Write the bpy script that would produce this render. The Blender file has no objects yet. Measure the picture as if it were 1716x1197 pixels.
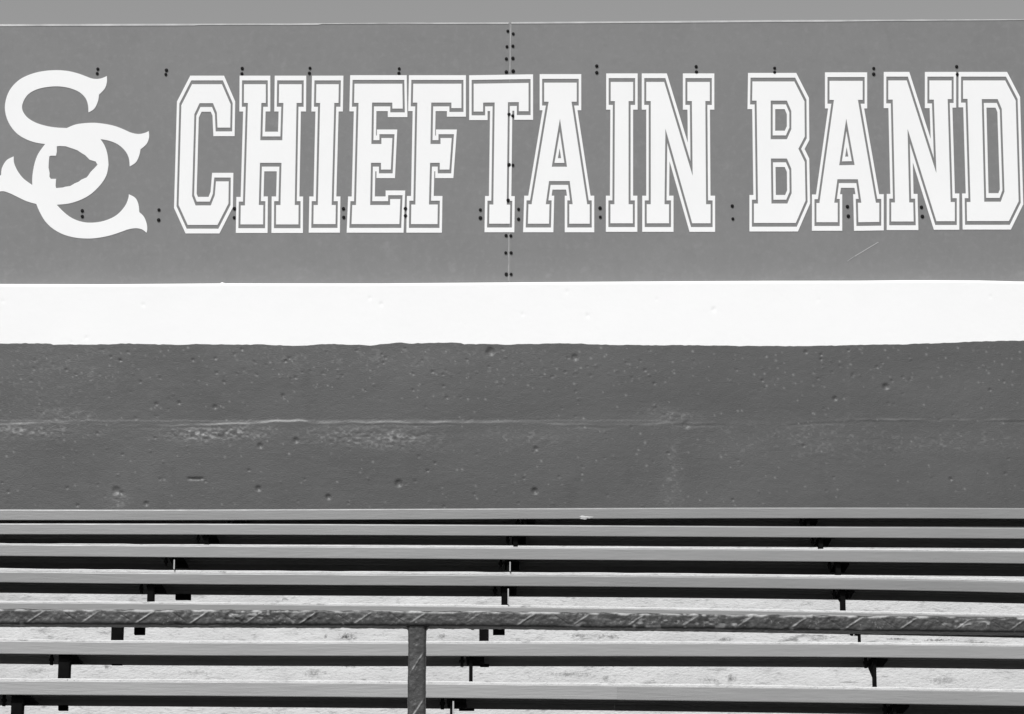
import bpy, bmesh, math, random
import numpy as np
from mathutils import Vector

# ------------------------------------------------------------------ basics
S = bpy.context.scene
C = S.collection
W, H = 1716.0, 1197.0
F = 5100.0                       # focal length in photo pixels
PITCH = math.radians(14.5)
ZC = 1.6                         # eye height of the photographer
rnd = random.Random(7)

def at(px, py, Y):
    """the point of the vertical plane y = Y seen at photo pixel (px, py)"""
    cx = (px - W/2)/F; cy = (H/2 - py)/F
    dy = math.cos(PITCH) - cy*math.sin(PITCH)
    dz = math.sin(PITCH) + cy*math.cos(PITCH)
    t = Y/dy
    return Vector((cx*t, Y, ZC + dz*t))

def tan_el(py):
    cy = (H/2 - py)/F
    return (math.sin(PITCH) + cy*math.cos(PITCH))/(math.cos(PITCH) - cy*math.sin(PITCH))

def hash_grid(n, m, seed):
    return np.random.RandomState(seed).rand(n, m)

def vnoise(x, y, sx, sy, seed):
    """smooth value noise, -1..1"""
    g = hash_grid(257, 257, seed)
    u = np.asarray(x)/sx + 1000.0; v = np.asarray(y)/sy + 1000.0
    iu = np.floor(u).astype(int); iv = np.floor(v).astype(int)
    fu = u - iu; fv = v - iv
    fu = fu*fu*(3-2*fu); fv = fv*fv*(3-2*fv)
    a = g[iu % 257, iv % 257]; b = g[(iu+1) % 257, iv % 257]
    c = g[iu % 257, (iv+1) % 257]; d = g[(iu+1) % 257, (iv+1) % 257]
    return 2*((a*(1-fu)+b*fu)*(1-fv) + (c*(1-fu)+d*fu)*fv) - 1

# ------------------------------------------------------------------ materials
def mat(name, base, rough=0.6, metal=0.0, spec=0.5, var=0.0, var_scale=3.0, stretch=(1, 1, 1),
        bump=0.0, bump_scale=60.0, speck=None, wear_glint=None):
    m = bpy.data.materials.new(name); m.use_nodes = True
    nt = m.node_tree; N = nt.nodes; L = nt.links
    b = N['Principled BSDF']
    b.inputs['Roughness'].default_value = rough
    b.inputs['Metallic'].default_value = metal
    b.inputs['Specular IOR Level'].default_value = spec
    b.inputs['Base Color'].default_value = (base, base, base, 1)
    tc = N.new('ShaderNodeTexCoord'); mp = N.new('ShaderNodeMapping')
    mp.inputs['Scale'].default_value = stretch
    L.new(tc.outputs['Object'], mp.inputs['Vector'])
    col = None
    if var:
        nz = N.new('ShaderNodeTexNoise'); nz.inputs['Scale'].default_value = var_scale
        nz.inputs['Detail'].default_value = 8; nz.inputs['Roughness'].default_value = 0.6
        L.new(mp.outputs[0], nz.inputs['Vector'])
        r = N.new('ShaderNodeMapRange')
        r.inputs['From Min'].default_value = 0.3; r.inputs['From Max'].default_value = 0.7
        r.inputs['To Min'].default_value = base*(1-var); r.inputs['To Max'].default_value = base*(1+var)
        L.new(nz.outputs['Fac'], r.inputs['Value']); col = r.outputs[0]
    def overlay(col, mask, value):
        mx = N.new('ShaderNodeMix')                     # float mix
        L.new(mask, mx.inputs[0])
        if col is None: mx.inputs[2].default_value = base
        else: L.new(col, mx.inputs[2])
        mx.inputs[3].default_value = value
        return mx.outputs[0]
    if speck:                                           # (scale, lo, hi, value, stretch)
        for (sc, lo, hi, val, st) in speck:
            mp2 = N.new('ShaderNodeMapping'); mp2.inputs['Scale'].default_value = st
            L.new(tc.outputs['Object'], mp2.inputs['Vector'])
            nz = N.new('ShaderNodeTexNoise'); nz.inputs['Scale'].default_value = sc
            nz.inputs['Detail'].default_value = 5; nz.inputs['Roughness'].default_value = 0.65
            L.new(mp2.outputs[0], nz.inputs['Vector'])
            r = N.new('ShaderNodeMapRange')
            r.inputs['From Min'].default_value = lo; r.inputs['From Max'].default_value = hi
            L.new(nz.outputs['Fac'], r.inputs['Value'])
            col = overlay(col, r.outputs[0], val)
    if wear_glint is not None:                                # bare, chalky places: per-point mask of worn paint; on the rail, painted highlights too
        at_ = N.new('ShaderNodeAttribute'); at_.attribute_name = 'wear_glint'
        col = overlay(col, at_.outputs['Fac'], wear_glint)
    if col is not None:
        L.new(col, b.inputs['Base Color'])
    if bump:
        nz = N.new('ShaderNodeTexNoise'); nz.inputs['Scale'].default_value = bump_scale
        nz.inputs['Detail'].default_value = 6
        L.new(mp.outputs[0], nz.inputs['Vector'])
        bp = N.new('ShaderNodeBump'); bp.inputs['Strength'].default_value = 1.0
        bp.inputs['Distance'].default_value = bump
        L.new(nz.outputs['Fac'], bp.inputs['Height']); L.new(bp.outputs[0], b.inputs['Normal'])
    return m

M = {}
M['sign']   = mat('sign_paint', 0.199, 0.55, spec=0.3, var=0.05, var_scale=2.2, bump=0.0004, bump_scale=25,
                  speck=[(30, 0.50, 0.80, 0.228, (1, 1, 1)), (16, 0.52, 0.80, 0.182, (1, 1, 1)), (9, 0.60, 0.85, 0.26, (1, 1, 1)), (45, 0.66, 0.8, 0.25, (1, 1, 1))])
M['letter'] = mat('white_vinyl', 0.87, 0.5, spec=0.3, var=0.015, var_scale=3)
M['edge']   = mat('bare_lit_edge', 0.50, 0.5, var=0.25, var_scale=8)
M['seam']   = mat('pale_seam', 0.34, 0.5, var=0.3, var_scale=14)
M['scratch']= mat('scratch', 0.40, 0.6)
M['bolt']   = mat('black_bolt', 0.006, 0.7, spec=0.2, var=0.3, var_scale=40)
M['band']   = mat('white_wall_paint', 0.90, 0.6, spec=0.3, var=0.012, var_scale=2.5, bump=0.0004, bump_scale=40,
                  speck=[(70, 0.72, 0.80, 0.55, (1, 1, 1.6))])
M['wall']   = mat('dark_wall_paint', 0.091, 0.46, spec=0.4, var=0.13, var_scale=1.5, stretch=(1, 1, 1.8),
                  bump=0.0012, bump_scale=95, wear_glint=0.30,
                  speck=[(170, 0.655, 0.74, 0.19, (1, 1, 1)), (150, 0.67, 0.76, 0.045, (1.1, 1, 0.9)), (22, 0.62, 0.86, 0.135, (0.35, 1, 3.0)), (3.5, 0.58, 0.75, 0.078, (1.6, 1, 0.7))])
M['conc']   = mat('pale_concrete', 0.665, 0.85, spec=0.2, var=0.09, var_scale=5, stretch=(1, 1, 2.0),
                  bump=0.0022, bump_scale=75,
                  speck=[(30, 0.60, 0.72, 0.27, (0.35, 1, 1.6)), (48, 0.56, 0.72, 0.44, (0.6, 1, 1.4)), (7, 0.62, 0.80, 0.36, (0.5, 1, 2.0)),
                         (95, 0.64, 0.74, 0.26, (1, 1, 1))])
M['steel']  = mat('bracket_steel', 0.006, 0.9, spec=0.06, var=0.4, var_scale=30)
M['rail']   = mat('rail_paint', 0.050, 0.5, spec=0.5, var=0.4, var_scale=22, bump=0.0012, bump_scale=140, wear_glint=0.52,
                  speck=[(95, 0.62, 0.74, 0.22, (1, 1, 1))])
M['tread']  = mat('low_bounce_tread', 0.07, 0.85, spec=0.2, var=0.3, var_scale=6, bump=0.003, bump_scale=40)  # treads out of view, made dark to cut bounce light under the planks
M['splat']  = mat('pale_splat', 0.56, 0.8, var=0.15, var_scale=80)
M['ground'] = mat('ground_track', 0.07, 0.9, var=0.25, var_scale=0.7, bump=0.01, bump_scale=30)  # ground out of view, darkened to cut light bounced onto the rail
def plank_mat(v, i):
    return mat('aluminium', v*(0.70 if i < 6 else 0.73), 0.42, metal=0.55, spec=0.5, var=0.07, var_scale=5.0+i*0.3, stretch=(0.5, 6, 6),
               bump=0.0006, bump_scale=22)

# ------------------------------------------------------------------ helpers
def link(o, parent=None):
    C.objects.link(o)
    if parent is not None:
        o.parent = parent
    return o

def tag(o, label=None, cat=None, group=None, kind=None):
    for k, v in (('label', label), ('category', cat), ('group', group), ('kind', kind)):
        if v: o[k] = v
    return o

def empty(name, loc):
    o = bpy.data.objects.new(name, None); o.location = loc; o.empty_display_size = 0.2
    return link(o)

def mesh_obj(name, verts, faces, m, parent=None, smooth=False):
    me = bpy.data.meshes.new(name)
    off = Vector(parent.location) if parent is not None else Vector((0, 0, 0))
    p = parent
    while p is not None and p.parent is not None:
        p = p.parent; off = off + Vector(p.location)
    me.from_pydata([tuple(Vector(v) - off) for v in verts], [], faces)
    bm = bmesh.new(); bm.from_mesh(me); bmesh.ops.recalc_face_normals(bm, faces=bm.faces); bm.to_mesh(me); bm.free()
    me.materials.append(m)
    if smooth:
        for p_ in me.polygons: p_.use_smooth = True
    o = bpy.data.objects.new(name, me)
    return link(o, parent)

class MB:
    def __init__(s): s.v = []; s.f = []
    def add(s, vs, fs):
        n = len(s.v); s.v += [Vector(v) for v in vs]; s.f += [tuple(i+n for i in f) for f in fs]
    def box(s, x0, x1, y0, y1, z0, z1, ch=0.0):
        bm = bmesh.new()
        bmesh.ops.create_cube(bm, size=1)
        for v in bm.verts:
            v.co = Vector((x0+(v.co.x+.5)*(x1-x0), y0+(v.co.y+.5)*(y1-y0), z0+(v.co.z+.5)*(z1-z0)))
        if ch: bmesh.ops.bevel(bm, geom=list(bm.edges), offset=ch, segments=1, affect='EDGES')
        bm.verts.index_update()
        s.add([v.co.copy() for v in bm.verts], [[v.index for v in f.verts] for f in bm.faces]); bm.free()
    def tube(s, a, b, r, n=10):
        a = Vector(a); b = Vector(b); d = (b-a).normalized()
        u = d.orthogonal().normalized(); w = d.cross(u)
        vs = [p + (u*math.cos(2*math.pi*k/n) + w*math.sin(2*math.pi*k/n))*r for p in (a, b) for k in range(n)]
        fs = [(k, (k+1) % n, n+(k+1) % n, n+k) for k in range(n)] + [tuple(range(n)), tuple(range(2*n-1, n-1, -1))]
        s.add(vs, fs)
    def build(s, name, m, parent=None, smooth=False): return mesh_obj(name, s.v, s.f, m, parent, smooth)

def interp(pts, x):
    """piecewise linear with linear extrapolation"""
    if x <= pts[0][0]: a, b = pts[0], pts[1]
    elif x >= pts[-1][0]: a, b = pts[-2], pts[-1]
    else:
        for a, b in zip(pts, pts[1:]):
            if a[0] <= x <= b[0]: break
    return a[1] + (b[1]-a[1])*(x-a[0])/(b[0]-a[0])

# ------------------------------------------------------------------ sky, sun, camera
SUN_EL, SUN_AZ = math.radians(50), math.radians(20)       # azimuth: to the left of straight behind the camera
sun_dir = Vector((-math.sin(SUN_AZ)*math.cos(SUN_EL), -math.cos(SUN_AZ)*math.cos(SUN_EL), math.sin(SUN_EL)))
w = bpy.data.worlds.new('World'); S.world = w; w.use_nodes = True
nt = w.node_tree; bg = nt.nodes['Background']
sky = nt.nodes.new('ShaderNodeTexSky'); sky.sky_type = 'NISHITA'; sky.sun_disc = False
sky.sun_elevation = SUN_EL
sky.sun_rotation = math.atan2(sun_dir.x, sun_dir.y)
sky.air_density = 1.0; sky.dust_density = 1.0
bw = nt.nodes.new('ShaderNodeRGBToBW')                    # black-and-white photograph
nt.links.new(sky.outputs[0], bw.inputs[0]); nt.links.new(bw.outputs[0], bg.inputs[0])
bg.inputs[1].default_value = 0.104
sl = bpy.data.lights.new('sun', 'SUN'); sl.energy = 2.45; sl.angle = math.radians(0.5); sl.color = (1, 1, 1)
so = bpy.data.objects.new('sun', sl); so.rotation_euler = sun_dir.to_track_quat('Z', 'Y').to_euler()
so.location = (-4, -10, 14); link(so)

cam = bpy.data.cameras.new('camera'); cam.lens = F/W*36.0; cam.sensor_width = 36; cam.clip_end = 2000
co = bpy.data.objects.new('camera', cam); co.location = (0, 0, ZC)
co.rotation_euler = (math.pi/2 + PITCH, 0, 0); link(co); S.camera = co
S.view_settings.view_transform = 'Standard'; S.view_settings.look = 'None'
S.view_settings.exposure = 0.35; S.view_settings.gamma = 1

# ------------------------------------------------------------------ ground
bm_v = [(-300, -300, 0), (300, -300, 0), (300, 300, 0), (-300, 300, 0)]
tag(mesh_obj('ground', bm_v, [(0, 1, 2, 3)], M['ground']), kind='structure')

# ------------------------------------------------------------------ the sign
YS = 14.50
sign = empty('band_sign', at(W/2, 472, YS) )
tag(sign, 'wide grey two-panel sign with white CHIEFTAIN BAND lettering above the white wall band', 'sign')
def panel(x0, x1, top, bottom, yfront=YS):
    n = 40; xs = [x0 + (x1-x0)*k/n for k in range(n+1)]
    vs = []; fs = []
    rows = 12
    for x in xs:
        for r in range(rows+1):
            t = r/rows
            py = interp(top, x)*(1-t) + interp(bottom, x)*t
            vs.append(at(x, py, yfront))
    R = rows+1
    for k in range(n):
        for r in range(rows):
            fs.append((k*R+r, k*R+r+1, (k+1)*R+r+1, (k+1)*R+r))
    base = len(vs)
    for x in xs:                                           # back, 12 mm behind
        for py in (interp(top, x), interp(bottom, x)):
            p = at(x, py, yfront); p.y += 0.012; vs.append(p)
    for k in range(n):
        a, b = base+2*k, base+2*k+2
        fs += [(a, b, b+1, a+1), (k*R, (k+1)*R, b, a), (k*R+rows, a+1, b+1, (k+1)*R+rows)]
    fs += [tuple(range(0, R)) + (base+1, base), tuple(range(n*R, n*R+R)) + (base+2*n+1, base+2*n)]
    return mesh_obj('panel', vs, fs, M['sign'], sign)
topL = [(0, 42.6), (430, 41.6), (530, 41.0), (600, 40.5), (852, 39.6)]
topR = [(856, 39.2), (1290, 35.8), (1716, 34.2)]
bot = [(0, 480), (1716, 474)]
panel(-900, 853.8, topL, bot); panel(854.4, 2600, topR, bot)

def ribbon(name, pts, m, y, parent, thick=0.002):
    """flat strip through (x, ytop, ybottom) photo points, slightly proud of plane y"""
    vs = []; fs = []
    for (x, a, b) in pts:
        for yy in (y - thick, y + 0.004):
            vs.append(Vector((at(x, a, y).x, yy, at(x, a, y).z))); vs.append(Vector((at(x, b, y).x, yy, at(x, b, y).z)))
    for k in range(len(pts)-1):
        o = 4*k; q = o+4
        fs += [(o, q, q+1, o+1), (o, o+2, q+2, q), (o+1, q+1, q+3, o+3), (o+2, o+3, q+3, q+2)]
    e = 4*(len(pts)-1)
    fs += [(0, 1, 3, 2), (e, e+2, e+3, e+1)]
    return mesh_obj(name, vs, fs, m, parent)
def edge_pts(top, spans):
    out = []
    for (x, wpx) in spans:
        y = interp(top, x); out.append((x, y-1.6, y-1.6+wpx))
    return out
ribbon('edge_trim', edge_pts(topL, [(-900, 3.4), (0, 3.4), (160, 3.2), (325, 3.0), (335, 2.2), (430, 2.0), (480, 3.0), (533, 2.6), (540, 1.4), (690, 1.4), (720, 2.0), (852, 2.4)]), M['edge'], YS, sign)
ribbon('edge_trim', edge_pts(topR, [(857, 2.6), (1000, 3.0), (1290, 3.2), (1400, 3.0), (1480, 2.2), (1716, 1.6), (2600, 1.6)]), M['edge'], YS, sign)
def vribbon(name, a, b, wpx, m, parent, y=YS):
    (x0, y0), (x1, y1) = a, b
    d = math.hypot(x1-x0, y1-y0); nx, ny = -(y1-y0)/d*wpx/2, (x1-x0)/d*wpx/2
    c = [at(x0+nx, y0+ny, y), at(x1+nx, y1+ny, y), at(x1-nx, y1-ny, y), at(x0-nx, y0-ny, y)]
    vs = [Vector((p.x, y-0.0012, p.z)) for p in c] + [Vector((p.x, y+0.004, p.z)) for p in c]
    return mesh_obj(name, vs, [(0, 1, 2, 3), (7, 6, 5, 4), (0, 4, 5, 1), (1, 5, 6, 2), (2, 6, 7, 3), (3, 7, 4, 0)], m, parent)
vribbon('seam_strip', (856.2, 41.0), (854.4, 122), 1.5, M['seam'], sign)
vribbon('seam_strip', (852.6, 393), (851.8, 471), 1.2, M['seam'], sign)
vribbon('scratch', (1432, 430), (1472, 406), 1.3, M['scratch'], sign)
vribbon('scratch', (1420, 438), (1431, 430.6), 0.7, M['scratch'], sign)

# ---- letters: outlines traced in photo pixels, cut from 2 mm sheet on the panel
def sheet(name, loops, m, parent, y=YS, thick=0.002):
    cu = bpy.data.curves.new(name, 'CURVE'); cu.dimensions = '2D'; cu.fill_mode = 'BOTH'; cu.extrude = 0.5
    for lp in loops:
        sp = cu.splines.new('POLY'); sp.points.add(len(lp)-1); sp.use_cyclic_u = True
        for p, (a, b) in zip(sp.points, lp): p.co = (a/100.0, -b/100.0, 0, 1)
    tmp = bpy.data.objects.new(name, cu); C.objects.link(tmp)
    bpy.context.view_layer.update()
    me = bpy.data.meshes.new_from_object(tmp.evaluated_get(bpy.context.evaluated_depsgraph_get()))
    vs = []
    for v in me.vertices:
        p = at(v.co.x*100, -v.co.y*100, y)
        vs.append(Vector((p.x, y - thick if v.co.z > 0 else y + 0.003, p.z)))
    fs = [tuple(p.vertices) for p in me.polygons]
    C.objects.unlink(tmp); bpy.data.objects.remove(tmp); bpy.data.meshes.remove(me); bpy.data.curves.remove(cu)
    return mesh_obj(name, vs, fs, m, parent)
AX = 1.9
def area(lp): return sum(a[0]*b[1]-b[0]*a[1] for a, b in zip(lp, lp[1:]+lp[:1]))/2
def offset(lp, d):
    """mitred outward offset (d in vertical photo px; horizontally d/AX)"""
    p = [(a*AX, b) for a, b in lp]
    if area(p) < 0: p.reverse()
    out = []; n = len(p)
    for i in range(n):
        (x0, y0), (x1, y1), (x2, y2) = p[i-1], p[i], p[(i+1) % n]
        l1 = math.hypot(x1-x0, y1-y0); l2 = math.hypot(x2-x1, y2-y1)
        n1 = ((y1-y0)/l1, -(x1-x0)/l1); n2 = ((y2-y1)/l2, -(x2-x1)/l2)
        k = d/(1 + n1[0]*n2[0] + n1[1]*n2[1])
        out.append(((x1 + (n1[0]+n2[0])*k)/AX, y1 + (n1[1]+n2[1])*k))
    return out
LET = [
 ('C', [(322,141.6),(372,141.6),(386.6,175.4),(385.9,214.3),(364.6,214.3),(363.5,189),(357,173.4),(334.5,173.4),(325.8,191.7),(322,329),(327.8,344.7),(353.3,344.7),(360,327.7),(362,304.4),(383.4,304.4),(382.9,341.5),(364.6,377.3),(314.5,377.3),(299.4,344),(304,176.7)], []),
 ('H', [(409,141.6),(445.5,141.6),(445.5,173),(438,173),(436.3,235.5),(473.1,235.5),(475,173),(467.4,173),(467.8,141.6),(505.7,141.6),(505.5,173),(497,173),(494,344),(500.4,344),(500.2,376.5),(462.6,376.5),(462.8,344),(470,344),(471.8,273.3),(435.7,273.3),(433.8,344),(441.3,344),(441,376.5),(403,376.5),(403.5,344.7),(410.5,344.7),(415.5,173),(408.8,173)], []),
 ('I', [(530.2,141.6),(567.8,141.6),(567.3,173),(560.3,173),(555.8,344),(562.8,344),(562.3,376),(525.2,376),(525.7,344),(532.7,344),(536.5,173),(529.7,173)], []),
 ('E', [(594.1,140.8),(674.3,140.8),(675,182.4),(657.5,182.4),(657.5,172.4),(623.5,172.4),(622.4,241.8),(639.2,241.8),(639.2,231.8),(657.5,231.8),(655,284.6),(638.5,284.6),(638.5,273.3),(621.7,273.3),(620.4,344),(653.8,344),(653.8,334),(671,334),(669.3,376),(589.1,376),(590.4,344),(596.6,344),(600.9,172.9),(593.4,172.9)], []),
 ('F', [(692.6,140.8),(773.3,140.8),(773.3,181.7),(756.5,181.7),(756.5,172.4),(722.7,172.4),(721.4,241.8),(738.2,241.8),(738.2,231.8),(757,231.8),(753.2,284.6),(737,284.6),(737,273.3),(720.7,273.3),(718.9,343.2),(733.7,343.2),(733.2,376),(688.8,376),(689.3,343.2),(696.1,343.2),(699.4,172.4),(691.9,172.4)], []),
 ('T', [(793.8,140.8),(885.8,139.4),(885.8,186.9),(869.5,186.9),(869.5,171.6),(851.2,171.8),(849.2,343.4),(855,343.4),(854.6,375.3),(819.7,375.3),(820.2,343.2),(826.7,343.2),(829,172.2),(809.6,172.4),(809.6,187.4),(793.8,187.4)], []),
 ('A', [(911.9,139),(966.5,139),(966.5,170.9),(957.7,170.9),(984,342.7),(988.3,342.7),(988.3,375.3),(954,375.3),(954,342.7),(959.7,342.7),(954.7,303.9),(920.1,303.9),(914.6,342.7),(920.9,342.7),(920.1,375.3),(884.6,375.3),(885.6,342.7),(890.8,342.7),(919.4,170.9),(911.9,170.9)],
       [[(938.4,199.2),(950.2,279.9),(924.6,279.9)]]),
 ('I', [(1023.4,137.8),(1061,137.8),(1061,169.9),(1053.4,169.9),(1053.4,342.7),(1060.5,342.7),(1060.5,374.6),(1022.9,374.6),(1022.9,342.7),(1029.6,342.7),(1030.4,169.9),(1023.4,169.9)], []),
 ('N', [(1083,137.8),(1113.1,137.8),(1160.7,295),(1159.4,169.9),(1151.9,169.9),(1151.9,137.8),(1189.5,137.8),(1189.5,169.9),(1182,169.9),(1183.2,342.7),(1190.8,342.7),(1190.8,374.6),(1160,374.6),(1115.1,216),(1113.6,342.7),(1121.1,342.7),(1121.1,374.6),(1083.8,374.6),(1083.8,342.7),(1090.5,342.7),(1090.5,169.9),(1083,169.9)], []),
 ('B', [(1260.9,137),(1331.1,137),(1348.1,170.4),(1348.6,229.3),(1337.9,249.8),(1348.6,271.9),(1349.9,336.5),(1333.6,374),(1263.4,374),(1263.4,341.5),(1270.2,341.5),(1267.9,169.1),(1260.4,169.1)],
       [[(1291.5,169.1),(1318.6,169.1),(1326.1,186.7),(1326.1,216.8),(1318.6,233.8),(1291.5,233.8)],
        [(1291.8,266.1),(1318.6,266.1),(1326.1,283.2),(1326.6,323.9),(1319.3,341.5),(1292.8,341.5)]]),
 ('A', [(1390,136),(1445.6,136),(1445.6,167.9),(1437.6,167.9),(1467.7,340.2),(1473.4,340.2),(1473.4,372.3),(1438.4,372.8),(1437.6,340.2),(1443.4,340.2),(1437.6,300.9),(1403.3,300.9),(1398,340.2),(1403.8,340.2),(1403.8,372.8),(1368.2,372.8),(1368.2,340.7),(1373.2,340.7),(1397.5,167.9),(1390,167.9)],
       [[(1418.1,199.2),(1432.1,276.9),(1406.3,277.4)]]),
 ('N', [(1488.5,135.3),(1519.5,135.3),(1569.2,291),(1564.9,167.4),(1557.4,167.4),(1557.4,135.3),(1594.7,135.3),(1594.7,166.6),(1588,166.6),(1593,339),(1600,339),(1600,371.1),(1569.2,371.1),(1520.8,216),(1523.6,339.7),(1530.3,339.7),(1531.1,371.6),(1493.5,371.6),(1493.5,339.7),(1499.8,339.7),(1496,167.4),(1488.5,167.4)], []),
 ('D', [(1613.8,135.3),(1684.4,135.3),(1702,169.1),(1707,337.7),(1690.7,370.8),(1620.5,370.8),(1620,339),(1626.3,339),(1621.3,166.1),(1613.8,166.1)],
       [[(1645.1,166.6),(1671.9,166.6),(1678.7,182.9),(1683.2,321.4),(1676.9,338.5),(1649.3,338.5)]]),
]
for ch, lp, holes in LET:
    fill = sheet('letter', [lp] + holes, M['letter'], sign)
    fill['label'] = 'solid white block capital %s' % ch
    loops = [offset(lp, 14.3), offset(lp, 6.4)]
    for h in holes: loops += [offset(h, -6.4), offset(h, -14.3)]
    sheet('letter_outline', loops, M['letter'], fill)

def smooth_loop(pts, corners, n=4):
    """Catmull-Rom through pts, keeping the listed indices sharp"""
    N_ = len(pts); out = []
    for i in range(N_):
        p1, p2 = pts[i], pts[(i+1) % N_]
        p0 = pts[i-1] if i not in corners else p1
        p3 = pts[(i+2) % N_] if (i+1) % N_ not in corners else p2
        for k in range(n):
            t = k/n
            out.append(tuple(0.5*((2*p1[a]) + (-p0[a]+p2[a])*t + (2*p0[a]-5*p1[a]+4*p2[a]-p3[a])*t*t + (-p0[a]+3*p1[a]-3*p2[a]+p3[a])*t**3) for a in (0, 1)))
    return out
k_ = 430/1716.0
A_ = lambda x, y: (x*k_, y*k_)
B_ = lambda x, y: (x*k_, 240 + y*k_)
LG = []; corner = set()
def add(pts, f, sharp=()):
    for i, p in enumerate(pts):
        if i in sharp: corner.add(len(LG))
        LG.append(f(*p))
add([(33,720),(45,650),(75,590),(130,535),(200,500),(280,479),(370,471),(450,476),(520,492),(570,510),(610,525),(645,530),(680,525),(715,510)], A_, (13,))
add([(715,550),(700,595),(662,635)], A_, (2,))
add([(657,672),(640,715),(620,738),(592,753)], A_, (3,))
add([(588,700),(570,655),(530,617),(470,592),(400,580),(330,582),(260,595),(205,620),(170,655),(150,700),(150,735),(168,770),(200,800),(250,826),(320,846),(385,855),(447,858)], A_, (16,))
add([(500,836),(560,826),(630,823),(700,830),(770,845),(830,868),(875,888),(925,898),(970,890),(995,878)], A_, (9,))
add([(997,920),(980,965),(940,1000)], A_, (2,))
add([(930,1045),(908,1088),(868,1115)], A_, (2,))
add([(862,1060),(838,1012),(790,968),(730,943),(672,932)], A_, (4,))
add([(700,975),(718,1030),(725,1090)], A_)
add([(724,160),(710,220),(670,282),(610,340),(540,380),(460,405),(380,413)], B_, (6,))
add([(420,455),(470,495),(530,522),(600,533),(680,525),(750,500),(800,465),(840,415),(858,370),(862,343)], B_, (9,))
add([(905,367),(926,410),(932,462)], B_, (2,))
add([(962,492),(980,535),(985,575),(980,600)], B_, (3,))
add([(950,578),(910,570),(860,577),(800,598),(730,620),(650,635),(580,639),(500,632),(420,610),(350,570),(300,520),(265,460),(243,408)], B_, (12,))
add([(180,390),(120,362),(70,338),(25,323),(-12,328),(-42,350)], B_, (5,))
add([(-46,300),(-28,252),(8,212)], B_, (2,))
add([(14,165),(45,115),(92,90)], B_, (2,))
add([(95,135),(120,190),(160,240),(216,281)], B_, (3,))
add([(217,220),(232,135),(257,70)], B_)
add([(302,965)], A_, (0,))
add([(240,955),(180,935),(120,900),(75,850),(45,790)], A_)
arrow = [A_(380,980),A_(398,978),A_(440,980),A_(500,1000),A_(520,1008),A_(545,1025),A_(570,1040),A_(585,1055),A_(600,1070),A_(640,1082),A_(652,1103)] + \
        [B_(648,150),B_(630,170),B_(605,195),B_(592,215),B_(580,230),B_(545,245),B_(525,260),B_(500,270),B_(470,288),B_(440,292),B_(420,298),B_(375,302),B_(372,285),B_(375,240),B_(340,240),B_(331,225),B_(332,200),B_(325,165),B_(327,120),B_(330,90),B_(340,85),B_(375,85),B_(380,60)]
lg = sheet('logo', [smooth_loop(LG, corner), arrow], M['letter'], sign)
lg['label'] = 'white interlocked S and C emblem with an arrowhead cut out of its centre'

BOLTS = [(164,116),(163,123.5),(279,118),(278,125),(406,115),(405.5,124),(519.5,114.5),(518.5,123),(669,115.5),(668.5,123),
 (851,52.5),(849.5,78.5),(848.5,99),(848.5,121),(860,57),(859.5,77.5),(859.5,98),(860,119.5),(853,192),(859.2,194.5),(853,276.5),(859.5,277),
 (851.5,336),(848,395),(856,395.5),(847.5,424),(856.5,424),(848.5,460),(856.5,460),
 (1000,111),(1000,122),(1166.5,112),(1167,121),(1298,114.5),(1298,121.5),(1464,115),(1464,124.5),(1603,112),(1604,125),
 (138,353.5),(138,363),(266.5,352),(266,369),(393,350),(392.5,365),(575.5,350),(576,364.5),(679.5,350),(679.5,362),(805,352),(805,365.5),
 (869,351),(869,367.5),(1005.5,349),(1006,364),(1227,345.5),(1228,367),(1420,346.5),(1421.5,362.5),(1544,347.5),(1545.5,363)]
bolt_me = None
for (bx, by) in BOLTS:
    p = at(bx, by, YS)
    if bolt_me is None:
        b = MB(); n = 10
        ring = lambda r, y: [(r*math.cos(2*math.pi*k/n), y, r*math.sin(2*math.pi*k/n)) for k in range(n)]
        vs = ring(.0085, .002) + ring(.0085, -.0045) + ring(.0055, -.0070) + [(0, -.0078, 0)]
        fs = [(k, (k+1) % n, n+(k+1) % n, n+k) for k in range(n)] + [(n+k, n+(k+1) % n, 2*n+(k+1) % n, 2*n+k) for k in range(n)] + [(2*n+k, 2*n+(k+1) % n, 3*n) for k in range(n)]
        bolt_me = bpy.data.meshes.new('bolt'); bolt_me.from_pydata(vs, [], fs); bolt_me.materials.append(M['bolt'])
        bm = bmesh.new(); bm.from_mesh(bolt_me); bmesh.ops.recalc_face_normals(bm, faces=bm.faces); bm.to_mesh(bolt_me); bm.free()
    o = bpy.data.objects.new('bolt', bolt_me); o.location = p - sign.location
    s_ = rnd.uniform(.85, 1.1); o.scale = (s_, 1, s_); link(o, sign)

# ------------------------------------------------------------------ the wall under the sign
YW = 14.40
wall = empty('stadium_wall', at(W/2, 870, YW))
tag(wall, 'pitted concrete wall painted dark grey with a broad white band along its top', 'wall')
band_top = [(0, 475.6), (90, 475.8), (185, 476), (368, 474.6), (372, 472.5), (377, 474.4), (430, 474.5), (640, 474.6), (860, 472.8), (1100, 471.2), (1290, 470.2), (1440, 470), (1520, 469.2), (1640, 469.6), (1700, 471.2), (1716, 471.4)]
band_bot = [(0,576),(60,575.8),(85,576.2),(89,578),(150,577.4),(215,576.2),(270,577.8),(330,577.2),(430,577.4),(480,579),(515,579.6),(548,576.4),(575,577.4),(620,579),(650,575.8),(672,574.8),(690,576),(730,574.6),(773,575),(778,576.8),(860,577.4),(900,576.4),(935,576),(975,576),(985,577.6),(1100,579),(1145,578.4),(1200,579.4),(1290,580),(1360,580),(1438,578),(1500,577.4),(1560,576),(1625,573),(1680,571.6),(1716,571.4)]
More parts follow.
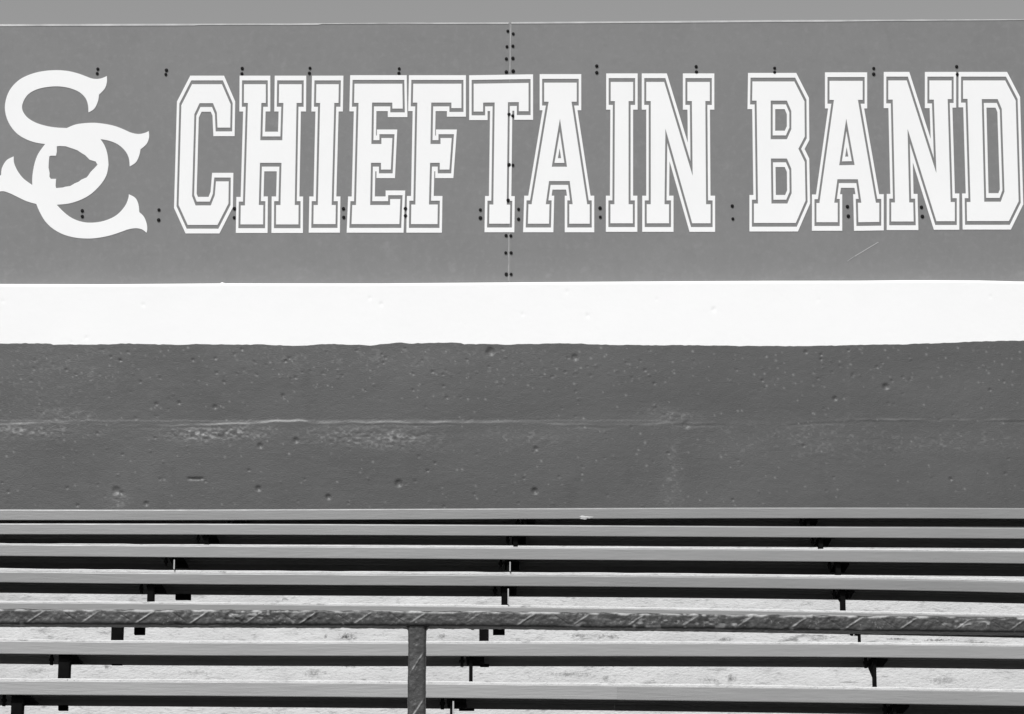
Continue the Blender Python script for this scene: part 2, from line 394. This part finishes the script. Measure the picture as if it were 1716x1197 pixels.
PITS = [(822,589,9,8),(963,599,7,7),(668,810,8,8),(896,823,7,9),(550,833,6,7),(496,738,6,7),(436,747,6,6),(433,819,6,7),(898,752,5,6),(1484,648,7,8),(1399,668,5,6),(1593,803,4,5),
        (195,822,9,6),(203,826,5,6),(300,675,4,5),(360,682,5,5),(245,844,5,6),(474,663,4,5),(478,605,4,5),(1350,590,3,4),(1150,712,9,4),(262,677,3,4)]
BPITS = [(639,510,5,4),(620,500,4,3),(1196,519,6,3.5),(985,529,5,3.5),(876,527,5,3),(1100,502,4,2.5),(950,489,4,2.5),(5,505,4,3),(240,511,5,3),(145,566,5,3),(120,574,4,3),(1371,503,4,2.5),(1660,497,4,2.5)]
pr = random.Random(21)
for _ in range(460):
    x = pr.uniform(-300, 2000); top_bias = pr.random() < 0.38
    y = pr.uniform(582, 640) if top_bias else pr.uniform(585, 852)
    if x > 1000 and pr.random() < .35: continue
    PITS.append((x, y, pr.uniform(1.2, 2.4), pr.uniform(1.4, 4.6)*(1 if pr.random() < .62 else -.6)))
def disp(px, py, white=False):
    """height towards the viewer (m) of the cast face at photo pixels"""
    x = px*0.00284; y = py*0.00284
    h = (0.0014*vnoise(x, y, .40, .25, 3) + 0.0004*vnoise(x, y, .09, .06, 4) + 0.00022*vnoise(x, y, .03, .016, 5) + 0.00025*vnoise(x, y, .012, .009, 6))*(0.35 if white else 1.0)
    for (a, b, r, d) in [(a, b, r*.68 if r > 3.3 else r, d*.9) for a, b, r, d in PITS] + [(a, b, r*.6, d*.6) for a, b, r, d in BPITS]:
        m = (np.abs(px-a) < 3*r) & (np.abs(py-b) < 3*r)
        if m.any():
            q = ((px[m]-a)**2 + (py[m]-b)**2)/(r*r)
            h[m] -= d*0.001*np.exp(-q*q) 
    # form joint: the lower lift stands proud, its lip wanders
    lip = np.interp(px, [-400, 0, 90, 200, 290, 430, 500, 520, 700, 860, 960, 1080, 1120, 1290, 1430, 1600, 1716, 2100],
                        [713, 712, 708, 713, 713, 708, 705, 708, 707.5, 707, 711, 712, 708, 710, 703, 704, 702, 702]) + 1.2*vnoise(px, px*0, 22, 1, 9)
    amp = np.interp(px, [-400, 0, 100, 130, 260, 300, 420, 800, 830, 900, 960, 1000, 1070, 1120, 1180, 1300, 1425, 1440, 1600, 1716, 2100],
                        [4, 4, 3.5, .6, .8, 3.6, 4.6, 4.2, 2.4, 1.6, 2.6, 1.2, 1.4, 3.4, .8, .8, .8, 2.6, 2.8, 1.2, 1]) * 0.00062 * (0.75 + 0.6*vnoise(px, px*0, 31, 1, 15))
    s = 1/(1+np.exp(-(py-lip)/0.7))
    h += amp*s*np.exp(-np.clip(py-lip, 0, None)/60)
    h -= 0.0013*np.exp(-((py-lip-5)/1.8)**2)*np.clip(vnoise(px, px*0, 90, 1, 12)*1.3-.1, 0, 1)
    # honeycombed patches under the joint
    for (cx, cy, rx, ry, a) in ((45, 722, 70, 10, 3.2), (105, 695, 55, 12, 1.6), (335, 728, 60, 12, 4.0), (410, 728, 45, 9, 3.6), (610, 733, 85, 14, 3.6), (690, 740, 45, 14, 2.6),
                                (1120, 696, 40, 12, 2.2), (900, 735, 60, 12, 1.2), (1380, 745, 120, 35, .8), (1600, 740, 90, 16, 1.0), (200, 835, 12, 18, 2.5), (1130, 800, 14, 60, 1.0)):
        g = np.exp(-((px-cx)/rx)**2 - ((py-cy)/ry)**2)
        h += a*0.0010*g*(0.5*vnoise(x, y, .020, .013, 31) + 0.5*vnoise(x, y, .010, .008, 33))
    # slot and vertical shutter joints
    h -= 0.007*np.exp(-((px-328)/13.5)**8 - ((py-802.4)/1.7)**2)
    if not white: h += 0.0014/(1+np.exp(-(px-1421)/1.2))*(py < 705) + 0.0012/(1+np.exp((px-1122)/1.2))*(py > 705)
    return h
PATCH = ((45, 722, 75, 11, .75), (105, 697, 60, 12, .5), (120, 722, 60, 14, .4), (335, 728, 55, 14, .9), (410, 726, 50, 11, .8), (560, 726, 55, 12, .55), (640, 733, 75, 16, .8), (690, 738, 45, 14, .6),
         (1120, 698, 45, 14, .45), (890, 730, 80, 14, .35), (1390, 735, 130, 30, .3), (1600, 740, 110, 18, .3), (200, 838, 16, 18, .6), (1125, 800, 16, 70, .35), (1250, 740, 80, 30, .25), (60, 630, 160, 60, .22), (640, 600, 260, 30, .22))
def wear_mask(px, py):
    x = px*0.00284; y = py*0.00284
    sp = np.clip((vnoise(x, y, .011, .009, 81) + .5*vnoise(x, y, .03, .02, 82) - .38)/.4, 0, 1)
    m = np.zeros_like(px)
    for (cx, cy, rx, ry, a) in PATCH:
        g = np.exp(-((px-cx)/rx)**2 - ((py-cy)/ry)**2); m = np.maximum(m, g*a)
    w_ = m*(.20 + .8*sp)
    lip = np.interp(px, [-400, 0, 90, 200, 290, 430, 500, 520, 700, 860, 960, 1080, 1120, 1290, 1430, 1600, 1716, 2100],
                        [713, 712, 708, 713, 713, 708, 705, 708, 707.5, 707, 711, 712, 708, 710, 703, 704, 702, 702]) + 1.2*vnoise(px, px*0, 22, 1, 9)
    la = np.interp(px, [-400, 0, 100, 130, 260, 300, 420, 800, 840, 900, 960, 1000, 1070, 1120, 1180, 1300, 1425, 1440, 1600, 1716, 2100],
                       [.5, .5, .4, .05, .1, .5, .75, .7, .3, .15, .35, .1, .1, .45, .05, .05, .05, .28, .35, .1, .1])
    w_ = np.maximum(w_, la*np.exp(-((py-lip)/1.5)**2)*np.clip(.65+.7*vnoise(px, py, 17, 3, 83), 0, 1))
    for (a, b, r, v) in DOTS:
        k = (np.abs(px-a) < 3*r) & (np.abs(py-b) < 3*r)
        if k.any(): w_[k] = np.maximum(w_[k], v*np.exp(-((px[k]-a)**2 + (py[k]-b)**2)/(r*r)))
    return np.clip(w_, 0, 1)
dr = random.Random(5); DOTS = []
for _ in range(620):
    x = dr.uniform(-100, 1800); y = dr.uniform(582, 850)
    if dr.random() < .4: y = dr.uniform(582, 650)
    DOTS.append((x, y, dr.uniform(.9, 1.8), dr.uniform(.2, .75)))
def wall_grid(name, xs, tops, bots, rows, m, back, cap_top):
    px = np.repeat(np.array(xs)[:, None], rows+1, 1)
    t = np.linspace(0, 1, rows+1)[None, :]
    py = np.array(tops)[:, None]*(1-t) + np.array(bots)[:, None]*t
    h = disp(px.copy(), py, cap_top)
    off = wall.location
    vs = []
    cp, sp_ = math.cos(PITCH), math.sin(PITCH)
    cx = (px-W/2)/F; cy = (H/2-py)/F
    tt = YW/(cp-cy*sp_)
    X = cx*tt - off.x; Z = ZC + (sp_+cy*cp)*tt - off.z; Yv = YW - h - off.y
    if cap_top:                                        # arris slightly worn
        Yv[:, 0] += 0.006
    vs = np.stack([X, Yv, Z], -1).reshape(-1, 3)
    R = rows+1; n = len(xs)
    fs = [(k*R+r, k*R+r+1, (k+1)*R+r+1, (k+1)*R+r) for k in range(n-1) for r in range(rows)]
    base = len(vs)
    bk = np.stack([np.stack([X[:, 0], np.full(n, back-off.y), Z[:, 0]], -1), np.stack([X[:, -1], np.full(n, back-off.y), Z[:, -1]], -1)], 1).reshape(-1, 3)
    for k in range(n-1):
        a, b = base+2*k, base+2*k+2
        fs += [(k*R, (k+1)*R, b, a), (a, b, b+1, a+1), (k*R+rows, a+1, b+1, (k+1)*R+rows)]
    fs += [tuple(range(0, R)) + (base+1, base), tuple(range((n-1)*R, n*R)) + (base+2*n-1, base+2*n-2)]
    allv = np.concatenate([vs, bk])
    me = bpy.data.meshes.new(name); me.from_pydata(allv.tolist(), [], fs); me.materials.append(m)
    if not cap_top:
        at_ = me.attributes.new('wear_glint', 'FLOAT', 'POINT')
        at_.data.foreach_set('value', np.concatenate([wear_mask(px, py).reshape(-1), np.zeros(len(bk))]).astype(np.float32))
    for p in me.polygons: p.use_smooth = True
    me.set_sharp_from_angle(angle=math.radians(50))
    bm = bmesh.new(); bm.from_mesh(me); bmesh.ops.recalc_face_normals(bm, faces=bm.faces); bm.to_mesh(me); bm.free()
    return link(bpy.data.objects.new(name, me), wall)
xs = list(np.linspace(-420, 0, 61)[:-1]) + list(np.linspace(0, 1716, 901)) + list(np.linspace(1716, 2140, 61)[1:])
tb = [interp(band_top, min(max(x, 0), 1716)) for x in xs]
jit = 0.5*vnoise(np.array(xs), np.zeros(len(xs)), 7, 1, 41) + 0.4*vnoise(np.array(xs), np.zeros(len(xs)), 23, 1, 42)
bb = [interp(band_bot, min(max(x, 0), 1716)) + j for x, j in zip(xs, jit)]
wall_grid('painted_band', xs, tb, bb, 40, M['band'], YW+0.30, True)
wall_grid('wall_face', xs, bb, [900.0]*len(xs), 200, M['wall'], YW+0.30, False)

# ------------------------------------------------------------------ benches and the concrete steps they stand on
PX = [0, 430, 860, 1290, 1716]
ROW = {  # lip top, lip bottom at PX; lower limit of the dark underside at the middle
 1: ([853.4,852.8,852.0,849.8,851.2], [872,870.8,870.6,868.4,869.8], 880),
 2: ([876.7,877.6,879.0,881.8,884.0], [895.8,896.7,898,900.5,902.2], 914.5),
 3: ([911.2,914.4,917.0,920.2,924.0], [930.2,935.2,937.6,941.2,945.0], 959.6),
 4: ([956.6,960.4,963.4,966.4,974.6], [975,979.6,982.6,986.4,993.6], 1000.6),
 5: ([1010,1013,1018,1024.4,1033], [1031,1034,1039,1046,1054.5], 1054),
 6: ([1074,1077.6,1078.0,1079.2,1083.2], [1094,1098,1099,1101,1105.6], 1116.4),
 7: ([1140.6,1143.6,1147,1152.6,1159.4], [1163.6,1167.4,1170.6,1175.6,1181.6], 1189.0)}
YR = {i: 13.58 - 0.68*(i-1) for i in range(1, 11)}
TONE = {1: .43, 2: .46, 3: .47, 4: .43, 5: .44, 6: .52, 7: .54}
LABEL = {
 1: 'topmost aluminium bench, right under the dark wall, with a pale splat on its edge',
 2: 'second aluminium bench from the top, just beneath the bench with the pale splat',
 3: 'third aluminium bench from the top, thin bright bracket edges showing in the dark below it',
 4: 'fourth aluminium bench from the top, last full bench edge above the dark handrail',
 5: 'aluminium bench mostly hidden behind the dark handrail, only a strip of its edge showing',
 6: 'aluminium bench in the first gap directly below the dark handrail',
 7: 'lowest aluminium bench, along the bottom of the photo, with a joint between two planks'}
def row_top(i, x):
    pts = list(zip(PX, ROW[i][0]))
    if x < 0: return pts[0][1] + (pts[1][1]-pts[0][1])/430*x
    if x > 1716: return pts[-1][1] + (pts[-1][1]-pts[-2][1])/426*(x-1716)
    # smooth (Catmull) so that no kink shows in the long edge
    return float(np.polyval(np.polyfit(PX, ROW[i][0], 3), x)) if i != 6 else float(np.polyval(np.polyfit(PX, ROW[i][0], 3), x))
def profile(w_, L, r, t=0.004):
    r = r; pr_ = []
    pr_ += [(0.0005, -L), (0.0, -L+0.002)]
    for k in range(5):
        a = math.pi/2*k/4; pr_.append((r - r*math.cos(a), -r + r*math.sin(a)))
    for k in range(5):
        a = math.pi/2*k/4; pr_.append((w_ - r + r*math.sin(a), -r + r*math.cos(a)))
    pr_ += [(w_, -L), (w_-t, -L), (w_-t, -t)]
    for q in (0.75, 0.5, 0.25):
        c = w_*q; pr_ += [(c+t/2, -t), (c+t/2, -L*.72), (c-t/2, -L*.72), (c-t/2, -t)]
    pr_ += [(t, -t), (t, -L)]
    return pr_
def plank(i, x0, x1, m, parent, drop=0.0):
    L = np.mean([b-a for a, b in zip(ROW[i][0], ROW[i][1])])/F*YR[i]*1.0/1.0
    L = L*1.03
    # width so that the rear lip closes the dark band where the photo closes it
    zb = at(860, ROW[i][1][2], YR[i]).z
    wd = (zb-ZC)/tan_el(ROW[i][2]) - YR[i]
    wd = min(max(wd, .19), .30)
    xs = [x0 + (x1-x0)*k/28 for k in range(29)]
    pr_ = profile(wd, L, .0065 if i <= 4 else .0025); n = len(pr_)
    vs = []; fs = []
    for x in xs:
        p = at(x, row_top(i, x), YR[i])
        for (a, b) in pr_: vs.append(Vector((p.x, p.y+a, p.z+b-drop)))
    for k in range(len(xs)-1):
        for q in range(n): fs.append((k*n+q, k*n+(q+1) % n, (k+1)*n+(q+1) % n, (k+1)*n+q))
    fs += [tuple(range(n)), tuple(range((len(xs)-1)*n, len(xs)*n))]
    o = mesh_obj('seat_plank', vs, fs, m, parent)
    return o, wd, L
# concrete edge (nose) of the tread each bench stands on, in photo pixels
def nose_py(i, x):
    if i <= 6:
        return row_top(i+1, x) + {1: 0.6, 2: -1.0, 3: -4.2, 4: -3.4, 5: -3.6, 6: -4.0}[i]
    return row_top(7, x) + 62
NO = 0.015                                              # nose sits this far behind the plank's front
def nose(i, x): return at(x, nose_py(i, x), YR[i]+NO)

#           x photo px, post half width px, kind
BR = {1: [(395, 3, 0), (880, 3, 0), (1355, 3, 0)],
      2: [(345, 4, 0), (864, 4, 0), (1376, 4, 0)],
      3: [(290, 2.5, 1), (852, 3, 1), (1405, 4.5, 0)],
      4: [(252, 5.5, 0), (846, 6, 2), (1413, 4, 0)],
      5: [(196, 9.5, 0), (811, 8, 0), (1441, 1.6, 0)],
      6: [(107, 9.5, 0), (789, 3, 0), (1466, 2.6, 0)],
      7: [(28, 9.5, 0), (757, 3, 1), (1500, 3, 0)]}
LEG2 = {4: [(307, 13), (None, 0), (None, 0)], 5: [(234, 9), (836, 10), (1426, 2)], 6: [(196, 9), (812, 7), (None, 0)], 7: [(106, 8), (782, 13), (None, 0)]}
FOOT2 = {4: 1005.5, 5: 1064, 6: 1114.5, 7: 1191}
for i in range(1, 8):
    bench = empty('bench', nose(i, W/2) + Vector((0, 0, 0)))
    tag(bench, LABEL[i], 'bench', 'aluminium benches in rows on the concrete steps')
    if i == 7:
        o, wd, L = plank(i, -330, 1033.95, plank_mat(.55, 7), bench)
        plank(i, 1034.05, 2040, plank_mat(.50, 8), bench, 0.0006)
    else:
        o, wd, L = plank(i, -330, 2040, plank_mat(TONE[i], i), bench)
    print('row', i, 'width %.3f lip %.4f' % (wd, L), 'rise', round(nose(i, 858).z, 3))
    for q, (bx, hw, kind) in enumerate(BR[i]):
        zt = at(bx, row_top(i, bx), YR[i]).z
        nz = nose(i, bx); x = at(bx, row_top(i, bx)+30, YR[i]+NO).x
        s = YR[i]/F
        b = MB()
        y0 = YR[i]+NO+0.004
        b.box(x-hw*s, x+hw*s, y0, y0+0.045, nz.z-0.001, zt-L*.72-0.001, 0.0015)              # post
        b.box(x-0.016, x+0.045, y0-0.002, y0+wd*.62, zt-L-0.008, zt-L-0.001, 0.001)           # seat angle
        # gusset
        b.add([(x-.003, y0+.04, zt-L-.006), (x-.003, y0+.17, zt-L-.006), (x-.003, y0+.04, nz.z+.03),
               (x+.003, y0+.04, zt-L-.006), (x+.003, y0+.17, zt-L-.006), (x+.003, y0+.04, nz.z+.03)],
              [(0, 1, 2), (3, 5, 4), (0, 3, 4, 1), (1, 4, 5, 2), (2, 5, 3, 0)])
        lg2 = LEG2.get(i)
        if lg2 and lg2[q][0]:
            yl = YR[i]+wd*.95; lx, lh = lg2[q]
            top = zt-L-.002
            p = at(lx, FOOT2[i], yl)
            rl = MB(); rl.box(p.x-lh*yl/F, p.x+lh*yl/F, yl-.012, yl+.012, p.z, top, .001)
            rl.build('rear_leg', M['steel'], bench)
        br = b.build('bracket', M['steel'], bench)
        bb_ = MB()
        xb = x - 0.024 - hw*s
        bb_.tube((xb, y0+.01, zt-L+0.004), (xb, y0+.01, zt-L-0.032), .0055)
        bb_.tube((xb, y0+.01, zt-L-0.009), (xb, y0+.01, zt-L-0.018), .0095, 6)
        bb_.build('bolt', M['steel'], br)
        if kind:                                        # added pale plate: the bracket's sunlit edge put into colour
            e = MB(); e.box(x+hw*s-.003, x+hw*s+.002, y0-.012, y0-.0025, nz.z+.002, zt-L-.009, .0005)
            e.build('lit_edge', M['edge'], br)
    if i == 1:                                          # pale splat on the front lip
        sp = []
        c = at(981, 867.5, YR[1]); n = 26
        vs = [Vector((c.x, YR[1]-.0035, c.z))]
        for k in range(n):
            a = 2*math.pi*k/n; rr = .9 + .22*math.sin(3*a+1) + .14*math.sin(7*a)
            vs.append(Vector((c.x + .031*rr*math.cos(a), YR[1]-.0008, c.z + .0085*rr*math.sin(a))))
        mesh_obj('splat', vs, [(0, 1+k, 1+(k+1) % n) for k in range(n)], M['splat'], o)

# dark scuffs that the photo shows on particular risers
def scuff(px, py, Y, rx, ry, val=0.16, thr=.5):
    nt = M['conc'].node_tree; N = nt.nodes; L = nt.links; b = N['Principled BSDF']
    prev = b.inputs['Base Color'].links[0].from_socket
    c = at(px, py, Y) - Vector((0, 8.0, 0)); s = Y/F
    tc = N.new('ShaderNodeTexCoord')
    sub = N.new('ShaderNodeVectorMath'); sub.operation = 'SUBTRACT'; sub.inputs[1].default_value = c
    L.new(tc.outputs['Object'], sub.inputs[0])
    mul = N.new('ShaderNodeVectorMath'); mul.operation = 'MULTIPLY'; mul.inputs[1].default_value = (1/(rx*s), 1/.2, 1/(ry*s))
    L.new(sub.outputs[0], mul.inputs[0])
    ln = N.new('ShaderNodeVectorMath'); ln.operation = 'LENGTH'; L.new(mul.outputs[0], ln.inputs[0])
    nz = N.new('ShaderNodeTexNoise'); nz.inputs['Scale'].default_value = 80; nz.inputs['Detail'].default_value = 8; nz.inputs['Roughness'].default_value = .75
    L.new(tc.outputs['Object'], nz.inputs['Vector'])
    ad = N.new('ShaderNodeMath'); ad.operation = 'MULTIPLY_ADD'; ad.inputs[1].default_value = 4.2
    L.new(nz.outputs['Fac'], ad.inputs[0]); L.new(ln.outputs['Value'], ad.inputs[2])
    r = N.new('ShaderNodeMapRange'); r.inputs['From Min'].default_value = 2.95; r.inputs['From Max'].default_value = 2.05
    L.new(ad.outputs[0], r.inputs['Value'])
    mx = N.new('ShaderNodeMix'); L.new(r.outputs[0], mx.inputs[0]); L.new(prev, mx.inputs[2]); mx.inputs[3].default_value = val
    L.new(mx.outputs[0], b.inputs['Base Color'])
R4, R5, R3 = YR[4]+NO, YR[5]+NO, YR[3]+NO
for a in ((584, 1067, R4, 17, 7, .12), (545, 1067, R4, 4, 4, .1), (585, 1116, R5, 22, 4, .16), (524, 1130, R5, 24, 9, .34), (178, 1118, R5, 9, 4, .2), (60, 1125, R5, 30, 6, .42),
          (1021, 1067, R4, 26, 6, .3), (1225, 1137, R5, 10, 9, .22), (955, 1130, R5, 44, 6, .32), (1506, 1071, R4, 26, 2.6, .16), (1574, 1073, R4, 30, 2.8, .1),
          (1640, 1077, R4, 20, 3.5, .25), (478, 1004, R3, 7, 4, .3), (740, 1066, R4, 12, 5, .25), (1215, 1072, R4, 14, 5, .25), (1580, 1140, R5, 34, 7, .38), (970, 1065, R4, 20, 5, .3), (1370, 1070, R4, 26, 5, .32),
          (1016, 1136, R5, 8, 8, .3), (1190, 1140, R5, 20, 6, .35), (330, 1128, R5, 40, 6, .45)):
    scuff(*a)

# concrete steps: one cast stand, fine strips along x
stand = empty('concrete_stand', (0, 8.0, 0))
tag(stand, 'stepped pale concrete grandstand carrying the rows of aluminium benches', 'grandstand')
n_x = 520
sxs = np.linspace(-400, 2110, n_x)
cols = []
for x in sxs:
    col = []                                            # (point, roughness)
    p1 = nose(1, x)
    col.append((Vector((at(x, 900, YW).x, YW+.02, p1.z+.012)), 0))
    for i in range(1, 11):
        if i <= 7: p = nose(i, x)
        else:
            q = nose(7, x); p = Vector((q.x*YR[i]/YR[7], YR[i]+NO, q.z - .235*(i-7)))
        if i < 7: nxt = nose(i+1, x).z + .010
        else: nxt = nose(7, x).z - .235*(i-6) + .010
        if i == 10: nxt = 1.65
        for k in range(4): col.append((p + Vector((0, .10-.03*k, .0004)), .3))
        col.append((p + Vector((0, .0025, 0)), .6)); col.append((p + Vector((0, 0, -.003)), .8))
        for k in range(1, 15): col.append((Vector((p.x, p.y, p.z-.008 + (nxt-p.z+.008)*k/14)), 1))
    xl = col[-1][0].x
    col.append((Vector((xl*.94, 6.45, 1.64)), .2)); col.append((Vector((xl*.94, 6.40, 1.60)), .2)); col.append((Vector((xl*.94, 6.40, -.05)), .2))
    cols.append(col)
P = np.array([[tuple(p) for p, _ in c] for c in cols]); Rg = np.array([[r for _, r in c] for c in cols])
jj = np.arange(P.shape[1])[None, :]*1.7
dn = 0.004*vnoise(P[:, :, 0], P[:, :, 2], .45, .30, 51) + 0.0016*vnoise(P[:, :, 0], P[:, :, 2], .10, .07, 52) + .0006*vnoise(P[:, :, 0], P[:, :, 2], .035, .03, 53)
P[:, :, 1] += dn*Rg
P[:, :, 2] += 0.0012*vnoise(P[:, :, 0], P[:, :, 1], .08, .3, 54)*(Rg > .5)*(Rg < .9)
nr = P.shape[1]
fs = [(a*nr+r, a*nr+r+1, (a+1)*nr+r+1, (a+1)*nr+r) for a in range(n_x-1) for r in range(nr-1)]
# close the ends and the back so that the stand is a solid mass
vs = P.reshape(-1, 3).tolist()
b0 = len(vs); vs += [(P[0, 0, 0], YW+.02, -.05), (P[-1, 0, 0], YW+.02, -.05)]
fs += [tuple(range(nr)) + (b0,), tuple((n_x-1)*nr + r for r in range(nr)) + (b0+1,)]
st = mesh_obj('steps', vs, fs, M['conc'], stand)
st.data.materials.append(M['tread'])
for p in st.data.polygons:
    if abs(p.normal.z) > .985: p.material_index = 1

# ------------------------------------------------------------------ handrail in front
YH = 6.70
rail_c = [(-330, 1035), (0, 1036), (430, 1037.6), (700, 1038.8), (860, 1040.2), (1290, 1045.4), (1716, 1050.2), (2040, 1054)]
hr = empty('handrail', (at(699.5, 1050, YH).x, YH, 1.65))
tag(hr, 'dark painted square tube handrail with raised diagonal bars and one upright post', 'handrail')
RP = 0.0176                                             # half the height of the square tube
def ridge(s, t, a, seed, upright):
    """relief of the tube at run s, cross position t on the face, angle a: rolled diagonal bars plus lumpy paint"""
    px_ = YH/F
    pitch = (92.0 if not upright else 80.0)*px_
    s0 = (30.0 if not upright else 22.0)*px_
    sgn = 1.5 if not upright else -1.55
    face = 1/(1+np.exp(-(np.abs(np.cos(a))-.78)/.03))
    def bar(shift, slope, width, length):
        u = (s - s0 - shift*pitch + slope*t)/pitch
        k = np.floor(u+.5); d = (u - k)*pitch
        jit_ = np.sin(k*12.9898+seed)*43758.5453; jit_ = jit_-np.floor(jit_)
        lim = 1/(1+np.exp((np.abs(t)-length*RP*(.75+.5*jit_))/.0012))
        return np.exp(-(d/width)**2)*lim*face, jit_
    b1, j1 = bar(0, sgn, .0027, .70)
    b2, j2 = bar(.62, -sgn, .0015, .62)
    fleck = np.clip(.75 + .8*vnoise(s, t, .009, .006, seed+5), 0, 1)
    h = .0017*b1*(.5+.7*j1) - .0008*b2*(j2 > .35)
    wr_glint = b1*(.35+.65*j1)*fleck  # bars paler in colour: the sun on their ridges is painted in
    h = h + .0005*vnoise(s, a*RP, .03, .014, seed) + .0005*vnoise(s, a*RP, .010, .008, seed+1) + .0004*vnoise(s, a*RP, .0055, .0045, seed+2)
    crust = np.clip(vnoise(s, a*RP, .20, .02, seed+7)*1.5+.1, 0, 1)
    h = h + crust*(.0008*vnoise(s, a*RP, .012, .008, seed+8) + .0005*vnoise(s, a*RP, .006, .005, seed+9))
    wr_glint = np.maximum(wr_glint, crust*(.30 if upright else .6)*np.clip((vnoise(s, a*RP, .014, .006, seed+10)-.45)*3, 0, 1))
    if not upright:                                     # blistered paint on the top arris, its sunlit line painted in
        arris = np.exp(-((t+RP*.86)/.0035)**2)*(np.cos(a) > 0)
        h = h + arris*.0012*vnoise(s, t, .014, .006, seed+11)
        wr_glint = np.maximum(wr_glint, arris*.8*np.clip((vnoise(s, t, .022, .006, seed+12)+.1)*2.0, 0, 1))
    return h, wr_glint
def rail_tube(name, pts, seed, parent, r=RP, nseg=96, step=.0017, upright=False):
    pts = [Vector(p) for p in pts]
    acc = [0]
    for a, b in zip(pts, pts[1:]): acc.append(acc[-1]+(b-a).length)
    n = int(acc[-1]/step)+1
    s = np.linspace(0, acc[-1], n)
    c = np.stack([np.interp(s, acc, [p[k] for p in pts]) for k in range(3)], -1)
    d = (pts[-1]-pts[0]).normalized()
    front = Vector((0, -1, 0)); side = d.cross(front).normalized(); front = side.cross(d).normalized()
    a = np.linspace(0, 2*math.pi, nseg+1)[:-1]
    q_ = 6.5; dp = 1.0 if upright else 1.4            # the rail is deeper than it is high
    base = r/(np.abs(np.cos(a))**q_ + np.abs(np.sin(a))**q_)**(1/q_)
    SS, AA = np.meshgrid(s, a, indexing='ij'); BB = np.broadcast_to(base[None, :], SS.shape)
    hh, wr_glint = ridge(SS, BB*np.sin(AA), np.where(AA > math.pi, AA-2*math.pi, AA), seed, upright)
    R_ = BB + hh
    off = np.array(parent.location)
    V = c[:, None, :] + (np.cos(AA)*R_*dp)[..., None]*np.array(front) + (np.sin(AA)*R_)[..., None]*np.array(side) - off
    fs = [(k*nseg+q, k*nseg+(q+1) % nseg, (k+1)*nseg+(q+1) % nseg, (k+1)*nseg+q) for k in range(n-1) for q in range(nseg)]
    fs += [tuple(range(nseg)), tuple(range((n-1)*nseg, n*nseg))]
    me = bpy.data.meshes.new(name); me.from_pydata(V.reshape(-1, 3).tolist(), [], fs); me.materials.append(M['rail'])
    me.attributes.new('wear_glint', 'FLOAT', 'POINT').data.foreach_set('value', wr_glint.reshape(-1).astype(np.float32))
    for p in me.polygons: p.use_smooth = True
    bm = bmesh.new(); bm.from_mesh(me); bmesh.ops.recalc_face_normals(bm, faces=bm.faces); bm.to_mesh(me); bm.free()
    return link(bpy.data.objects.new(name, me), parent)
sm = [(x, float(np.interp(x, [p[0] for p in rail_c], [p[1] for p in rail_c]))) for x in np.linspace(-330, 2040, 60)]
for _ in range(3): sm = [sm[0]] + [(b[0], (a[1]+2*b[1]+c[1])/4) for a, b, c in zip(sm, sm[1:], sm[2:])] + [sm[-1]]
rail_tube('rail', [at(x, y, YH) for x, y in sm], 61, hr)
def post(px):
    y = float(np.interp(px, [p[0] for p in sm], [p[1] for p in sm]))
    t = at(px, y, YH)
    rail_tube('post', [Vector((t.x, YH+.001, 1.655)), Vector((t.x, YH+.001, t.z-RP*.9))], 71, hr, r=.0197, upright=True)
    # weld bead: small lumpy fillets where the post meets the underside of the rail
    b = MB(); wr_ = random.Random(3)
    for sx in (-1, 1):
        n = 12; secs = []
        for k in range(n):
            y = YH - RP*.80 + 2*RP*.80*k/(n-1); q = .006 + wr_.uniform(0, .0025)
            x0 = t.x + sx*.0188; zt = t.z - RP*.93
            secs.append([(x0, y, zt), (x0 + sx*q, y, zt), (x0 + sx*q*.45, y, zt - q*.45), (x0, y, zt - q*1.1)])
        vs = [p for c in secs for p in c]
        fs = [(4*k+a, 4*k+(a+1) % 4, 4*k+4+(a+1) % 4, 4*k+4+a) for k in range(n-1) for a in range(4)] + [(0, 1, 2, 3), tuple(range(4*n-4, 4*n))]
        w_ = MB(); w_.add(vs, fs); w_.build('weld', M['rail'], hr, True)
post(699.5)
